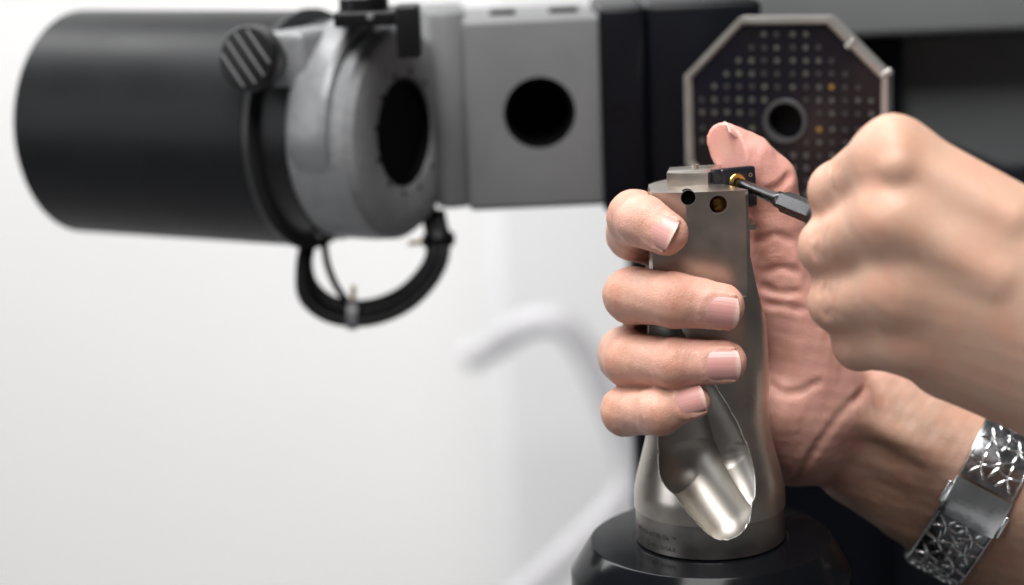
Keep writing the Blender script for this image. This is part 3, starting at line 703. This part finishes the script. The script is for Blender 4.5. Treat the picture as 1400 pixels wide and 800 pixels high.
palm = [Seg(f1[0][0], P(1100, 520, 2.9), 1.0, 1.3, .6), Seg(f2[0][0], P(1110, 560, 2.9), 1.0, 1.35, .6), Seg(f3[0][0], P(1100, 590, 3.0), 1.0, 1.3, .6), Seg(f4[0][0], P(1085, 612, 2.9), .95, 1.15, .6),
        Seg(P(1060, 560, 1.6), P(1092, 598, 2.0), 1.15, 1.1, .7), Seg(P(1080, 440, 2.2), P(1120, 540, 2.4), 1.0, 1.2, .6),
        Seg(P(1110, 575, 2.6), P(1190, 610, 3.2), 1.5, 1.55, .45), Seg(P(1120, 545, 3.0), P(1200, 570, 3.4), 1.3, 1.5, .45),
        Seg(P(1190, 585, 3.2), P(1520, 745, 1.2), 1.75, 2.35, .0), Seg(P(1180, 625, 3.4), P(1500, 815, 1.4), 1.5, 2.15, .0)]
tend = [Seg(P(1150, 560, 1.35), P(1300, 640, 1.05), .28, .25, 0), Seg(P(1160, 600, 1.75), P(1300, 680, 1.35), .22, .3, 0)]
Lh.group(palm, .55, .3); Lh.group(tend, .3, .45)
Lh.group(s5_, .3, .55, fo5)
for s_, fo in ((s1_, fo1), (s2_, fo2), (s3_, fo3), (s4_, fo4)): Lh.group(s_, .16, .10, fo)
def crease(b, pts, r, k): 
    q = spline(pts, 4)
    for i in range(len(q)-1): b.subs.append((Seg(q[i], q[i+1], r, r), k))
def on_surf(px, py, y): return P(px, py, y)
Lh.joints = [(P(850, 400, -.9), .9), (P(925, 400, -2.8), .55), (P(842, 485, -.9), .95), (P(925, 492, -2.75), .55), (P(838, 560, -.9), .8), (P(900, 560, -2.6), .45), (P(850, 285, -.7), .7), (P(885, 300, -2.2), .4),
             (P(1060, 350, 1.2), .5), (P(1055, 270, 1.0), .5)]
def tool_out(x, Y, Z):                      # negative inside the tool, so the flesh stops at its surface
    R = np.interp(Z, zz, sm).astype(np.float32); d = np.sqrt(x*x+Y*Y)-R
    e = np.maximum(np.maximum(-1.56-x, x), np.maximum(-1.2-Y, Y-.55))
    return np.where(Z > 7.4, np.maximum(np.minimum(d, e), -1.2-Y), d)
# palm creases found by marching from the camera to the surface later (see below)
crease_px = [([(1046, 372), (1068, 366), (1092, 372)], .05), ([(1040, 392), (1066, 400), (1094, 398)], .035), ([(1044, 415), (1070, 418), (1100, 424)], .03), ([(1048, 520), (1066, 534), (1092, 536), (1120, 522)], .06),
             ([(1098, 640), (1128, 596), (1160, 556), (1185, 530)], .07), ([(1076, 660), (1100, 640), (1112, 618)], .04), ([(1040, 264), (1062, 258), (1083, 238)], .06), ([(1036, 330), (1060, 322), (1085, 330)], .03)]
def dist_prims(body, p):
    p = A(p)[None]; d = 3.
    for segs, k, km, folds in body.groups:
        t = 3.
        for q in segs: t = smin(t, q.d(p)[0], k)
        d = smin(d, t, km)
    return d
def march(body, px, py, y0=-12, ylim=12):
    a = P(px, py, y0); dr = nrm(P(px, py, y0+1)-a); t = 0
    for _ in range(80):
        d = dist_prims(body, a+dr*t)
        if d < .01: return a+dr*t
        t += max(d*.9, .01)
        if t > 30: break
    return None
for pl, r in crease_px:
    q = [march(Lh, x, y) for x, y in pl]; q = [c for c in q if c is not None]
    if len(q) > 1: crease(Lh, A(q)+A([0, -.065, 0]), r*.8, .2)
V, Q = Lh.build(VOX, tool_out)
tt, al_, jj = Lh.attrs(V)
nor = None
def normals(V, Q):
    fn_ = np.cross(V[Q[:, 2]]-V[Q[:, 0]], V[Q[:, 3]]-V[Q[:, 1]]); N = np.zeros_like(V)
    for k in range(4):
        for c in range(3): N[:, c] += np.bincount(Q[:, k], fn_[:, c], len(V))
    return N/np.maximum(np.linalg.norm(N, axis=1), 1e-9)[:, None]
clear = np.hypot(V[:, 0], V[:, 1]) - np.interp(V[:, 2], zz, sm) > .08
V = V + normals(V, Q)*((wobble(V, .008, 2.2, 1)+wobble(V, .003, 7, 2))*clear)[:, None]
lh = fastmesh('gripping_hand', V, Q, M['skin'], pr, {'tint': tt, 'along': al_, 'joint': jj}, P(1300, 700, 4))
for d in nails: put_nail(d, lh)

# ---------------- turning hand (right)
Rh_ = Body(); nails = []
w0 = P(1560, 500, -8.0)
mc = [(P(1222, 218, -6.9), .98), (P(1226, 300, -7.5), .95), (P(1235, 395, -7.4), .92), (P(1248, 462, -6.9), .86)]
pips = [(P(1146, 262, -4.9), .74), (P(1134, 338, -5.0), .76), (P(1150, 412, -5.1), .80), (P(1176, 470, -5.0), .68)]
dips = [(P(1168, 300, -2.9), .62), (P(1165, 360, -2.8), .64), (P(1180, 425, -3.0), .60), (P(1205, 468, -3.2), .54)]
tips = [(P(1232, 322, -3.2), .55), (P(1238, 368, -3.4), .56), (P(1250, 420, -3.7), .54), (P(1262, 455, -4.0), .48)]
wr = [P(1500, 420, -7.4), P(1510, 455, -7.6), P(1510, 490, -7.6), P(1500, 530, -7.2)]
back = [Seg(m[0], w, m[1], 1.75, 0) for m, w in zip(mc, wr)]
back += [Seg(P(1300, 480, -6.0), P(1480, 520, -6.3), 1.2, 1.7, .1), Seg(P(1290, 340, -5.6), P(1450, 400, -6.0), 1.3, 1.7, .1)]
back += [Seg(P(1500, 450, -7.4), P(1820, 640, -9), 2.0, 2.6, 0), Seg(P(1500, 500, -7.2), P(1820, 720, -9), 1.9, 2.5, 0)]
Rh_.group(back, .85, .3)
for i in range(4):
    folds = []; segs = finger([mc[i], pips[i], dips[i], tips[i]], [.0, .1, .4])
    nails.append(nail(folds, dips[i][0], tips[i][0], tips[i][1], A([0., 1, .1]), 1.1, .42, .45, None))
    Rh_.group(segs, .2, .42, folds)
tfold = []; tseg = finger([(P(1420, 430, -5.2), 1.3), (P(1330, 330, -4.0), 1.0), (P(1250, 285, -2.6), .82), (P(1185, 270, -2.2), .64)], [.2, .3, .5])
nails.append(nail(tfold, P(1250, 285, -2.6), P(1185, 270, -2.2), .64, A([0, .9, .5]), 1.3, .5, .5, None)); Rh_.group(tseg, .3, .3, tfold)
# tendon ridge and knuckle caps
Rh_.group([Seg(P(1218, 180, -7.3), P(1225, 225, -7.9), .30, .35, .0), Seg(P(1225, 300, -8.1), P(1360, 380, -8.6), .3, .3, 0), Seg(P(1225, 215, -7.5), P(1380, 300, -8.3), .35, .3, 0)], .3, .5)
for px_, py_ in ((1128, 240), (1112, 330), (1125, 410)):
    for k in (-8, 0, 9):
        q = [march(Rh_, px_+k+10, py_-20, -25), march(Rh_, px_+k+6, py_+4, -25), march(Rh_, px_+k+12, py_+26, -25)]
        if all(c is not None for c in q): crease(Rh_, A(q)+A([0, -.03, 0]), .045, .08)
for i in (0, 1, 2, 3):
    c = pips[i][0] + A([-.05, -.25, .1]); Rh_.group([Seg(c, c+A([.1, 0, 0]), pips[i][1]*.8, pips[i][1]*.8, .35)], .1, .25)
Rh_.joints = [(p[0], 1.0) for p in pips] + [(m[0]+A([0, -.6, .2]), .8) for m in mc]
Vr, Qr = Rh_.build(.085)
tt, al_, jj = Rh_.attrs(Vr); Vr = Vr + normals(Vr, Qr)*(wobble(Vr, .006, 1.6, 4))[:, None]
rh = fastmesh('turning_hand', Vr, Qr, M['skin'], pr, {'tint': tt, 'along': al_, 'joint': jj*.6}, P(1400, 400, -7))
for d in nails: put_nail(d, rh)

# ================================================================== SILVER BANGLE
a0 = (P(1190, 585, 3.2)+P(1180, 625, 3.4))/2; a1 = (P(1520, 745, 1.2)+P(1500, 815, 1.4))/2; bd = nrm(a1-a0)
t0 = .0
bc_px = P(1322, 690, 2.5); t = (bc_px-a0)@bd; bc = a0+bd*t
bup = nrm(P(1350, 567, 2.6)-P(1243, 768, 2.6)); bd2 = nrm(P(1400, 640, 5)-P(1318, 590, 5)); 
bup = nrm(bup - bd*(bup@bd)); bsd = np.cross(bd, bup)
if bsd[1] > 0: bsd = -bsd
bg_ = empty('silver_bangle', bc, 'silver bracelet engraved with flowers worn on the wrist below the fist', 'bracelet')
tq = t/np.linalg.norm(a1-a0); ra = (1.75+(2.35-1.75)*tq); off = np.linalg.norm(P(1190, 585, 3.2)-P(1180, 625, 3.4))/2*1.1
RU, RS = 2.5, ra+.12                       # radii along bup and along bsd
TA = np.linspace(-math.pi, math.pi, 73)[:-1]; TR = []
for a_ in TA:
    d_ = nrm(bsd*math.cos(a_)+bup*math.sin(a_)); best = 0
    for s_ in (-.5, 0, .5):
        r_ = 4.2
        while r_ > 1 and dist_prims(Lh, bc+bd*s_+d_*r_) > .015: r_ -= max(.02, .8*dist_prims(Lh, bc+bd*s_+d_*r_))
        best += r_/3
    TR.append(best)
TR = A(TR); kk_ = np.exp(-np.linspace(-1.6, 1.6, 7)**2); kk_ /= kk_.sum(); TR = np.convolve(np.pad(TR, 3, 'wrap'), kk_, 'valid')+.04
RU = float(TR.mean())
def bpt(ang, s, lift=0.): # ang 0 = towards camera, + = up
    f = lambda a: (bsd*math.cos(a)+bup*math.sin(a))*np.interp((a+math.pi) % (2*math.pi)-math.pi, np.append(TA, math.pi), np.append(TR, TR[0]))
    t_ = f(ang+.03)-f(ang-.03); n = nrm(np.cross(t_, bd)); n = n if n@f(ang) > 0 else -n
    return bc + bd*s + f(ang) + n*lift, n
def bandpart(name, a_from, a_to, w, lift, thick, m, n=40):
    V = []; F = []
    sec = [(-w/2, 0), (-w/2, lift*.8), (-w/2+.08, lift), (-w/4, lift+.035), (0, lift+.045), (w/4, lift+.035), (w/2-.08, lift), (w/2, lift*.8), (w/2, 0)]
    for i in range(n+1):
        a_ = a_from+(a_to-a_from)*i/n
        for s, l in sec: V.append(bpt(a_, s, l-.0)[0])
    k = len(sec)
    for i in range(n):
        for j in range(k): F.append((i*k+j, i*k+(j+1) % k, (i+1)*k+(j+1) % k, (i+1)*k+j))
    F.append(tuple(range(k))); F.append(tuple(n*k+j for j in range(k-1, -1, -1)))
    return mk(name, V, F, m, bg_, angle=40)
Wd = 1.75
bandpart('engraved_band', math.radians(22), math.radians(200), Wd, .13, .1, M['silverdark'])
bandpart('engraved_band', math.radians(-160), math.radians(-7), Wd, .13, .1, M['silverdark'])
bandpart('clasp_plate', math.radians(-8), math.radians(20.5), Wd+.02, .21, .1, M['silver'], 12)
for s in (-1, 1):
    p, n = bpt(math.radians(7 if s < 0 else 3), s*(Wd/2+.07), .1)
    V, F = box(p, (.14, .75, .2), A([bd, nrm(np.cross(n, bd)), n]), .06, 3); mk('clasp_lug', V, F, M['silver'], bg_)
for k, (s0_, ww) in enumerate(((-Wd/2+.05, .05), (Wd/2-.05, .05))):
    for a_f, a_t in ((22, 130), (-78, -9)):
        path = [bpt(math.radians(a_), s0_, .14)[0] for a_ in np.linspace(a_f, a_t, 40)]
        V, F = tube(path, .035, 8); mk('edge_bead', V, F, M['silver' if a_f > 0 else 'silverdark'], bg_)  # lower beads get darker silver, their glare toned down in colour
leafV, leafF = lathe([(.005, -.16), (.045, -.1), (.062, 0), (.045, .1), (.005, .16)], (0, 0, 0), (1, 0, 0), 8)
leaf_me = None
def leaf(ang, s, rot, sc=1.):
    global leaf_me
    p, n = bpt(ang, s, .165); t1 = bd; t2 = np.cross(n, bd); d = t1*math.cos(rot)+t2*math.sin(rot); e = np.cross(n, d)
    if leaf_me is None:
        leaf_me = bpy.data.meshes.new('leaf'); leaf_me.from_pydata((leafV*U).tolist(), [], [list(f) for f in leafF]); leaf_me.materials.append(M['silver']); leaf_me.polygons.foreach_set('use_smooth', [True]*len(leaf_me.polygons))
    o = bpy.data.objects.new('leaf', leaf_me); COL.objects.link(o); o.parent = bg_; o.location = Vector(p)*U - wpos(bg_)
    o.rotation_mode = 'QUATERNION'; o.rotation_quaternion = Matrix((d, e, n)).transposed().to_quaternion(); o.scale = (sc*1.5, sc*.85, sc*.8)
for a_deg in (33, 51, 69, 87, -19, -36, -53, -70, -88):
    a_ = math.radians(a_deg)
    for s in (-.42, .42):
        for k in range(5): 
            r_ = k*2*math.pi/5+a_deg; leaf(a_+math.sin(r_)*.20/RU, s+math.cos(r_)*.2, r_, .95)
        leaf(a_, s, a_deg, .45)
    leaf(a_+.14, 0, .8+a_deg, 1.2); leaf(a_+.12, .1, 2.2+a_deg, 1.); leaf(a_, .0, 1.2, 1.1)
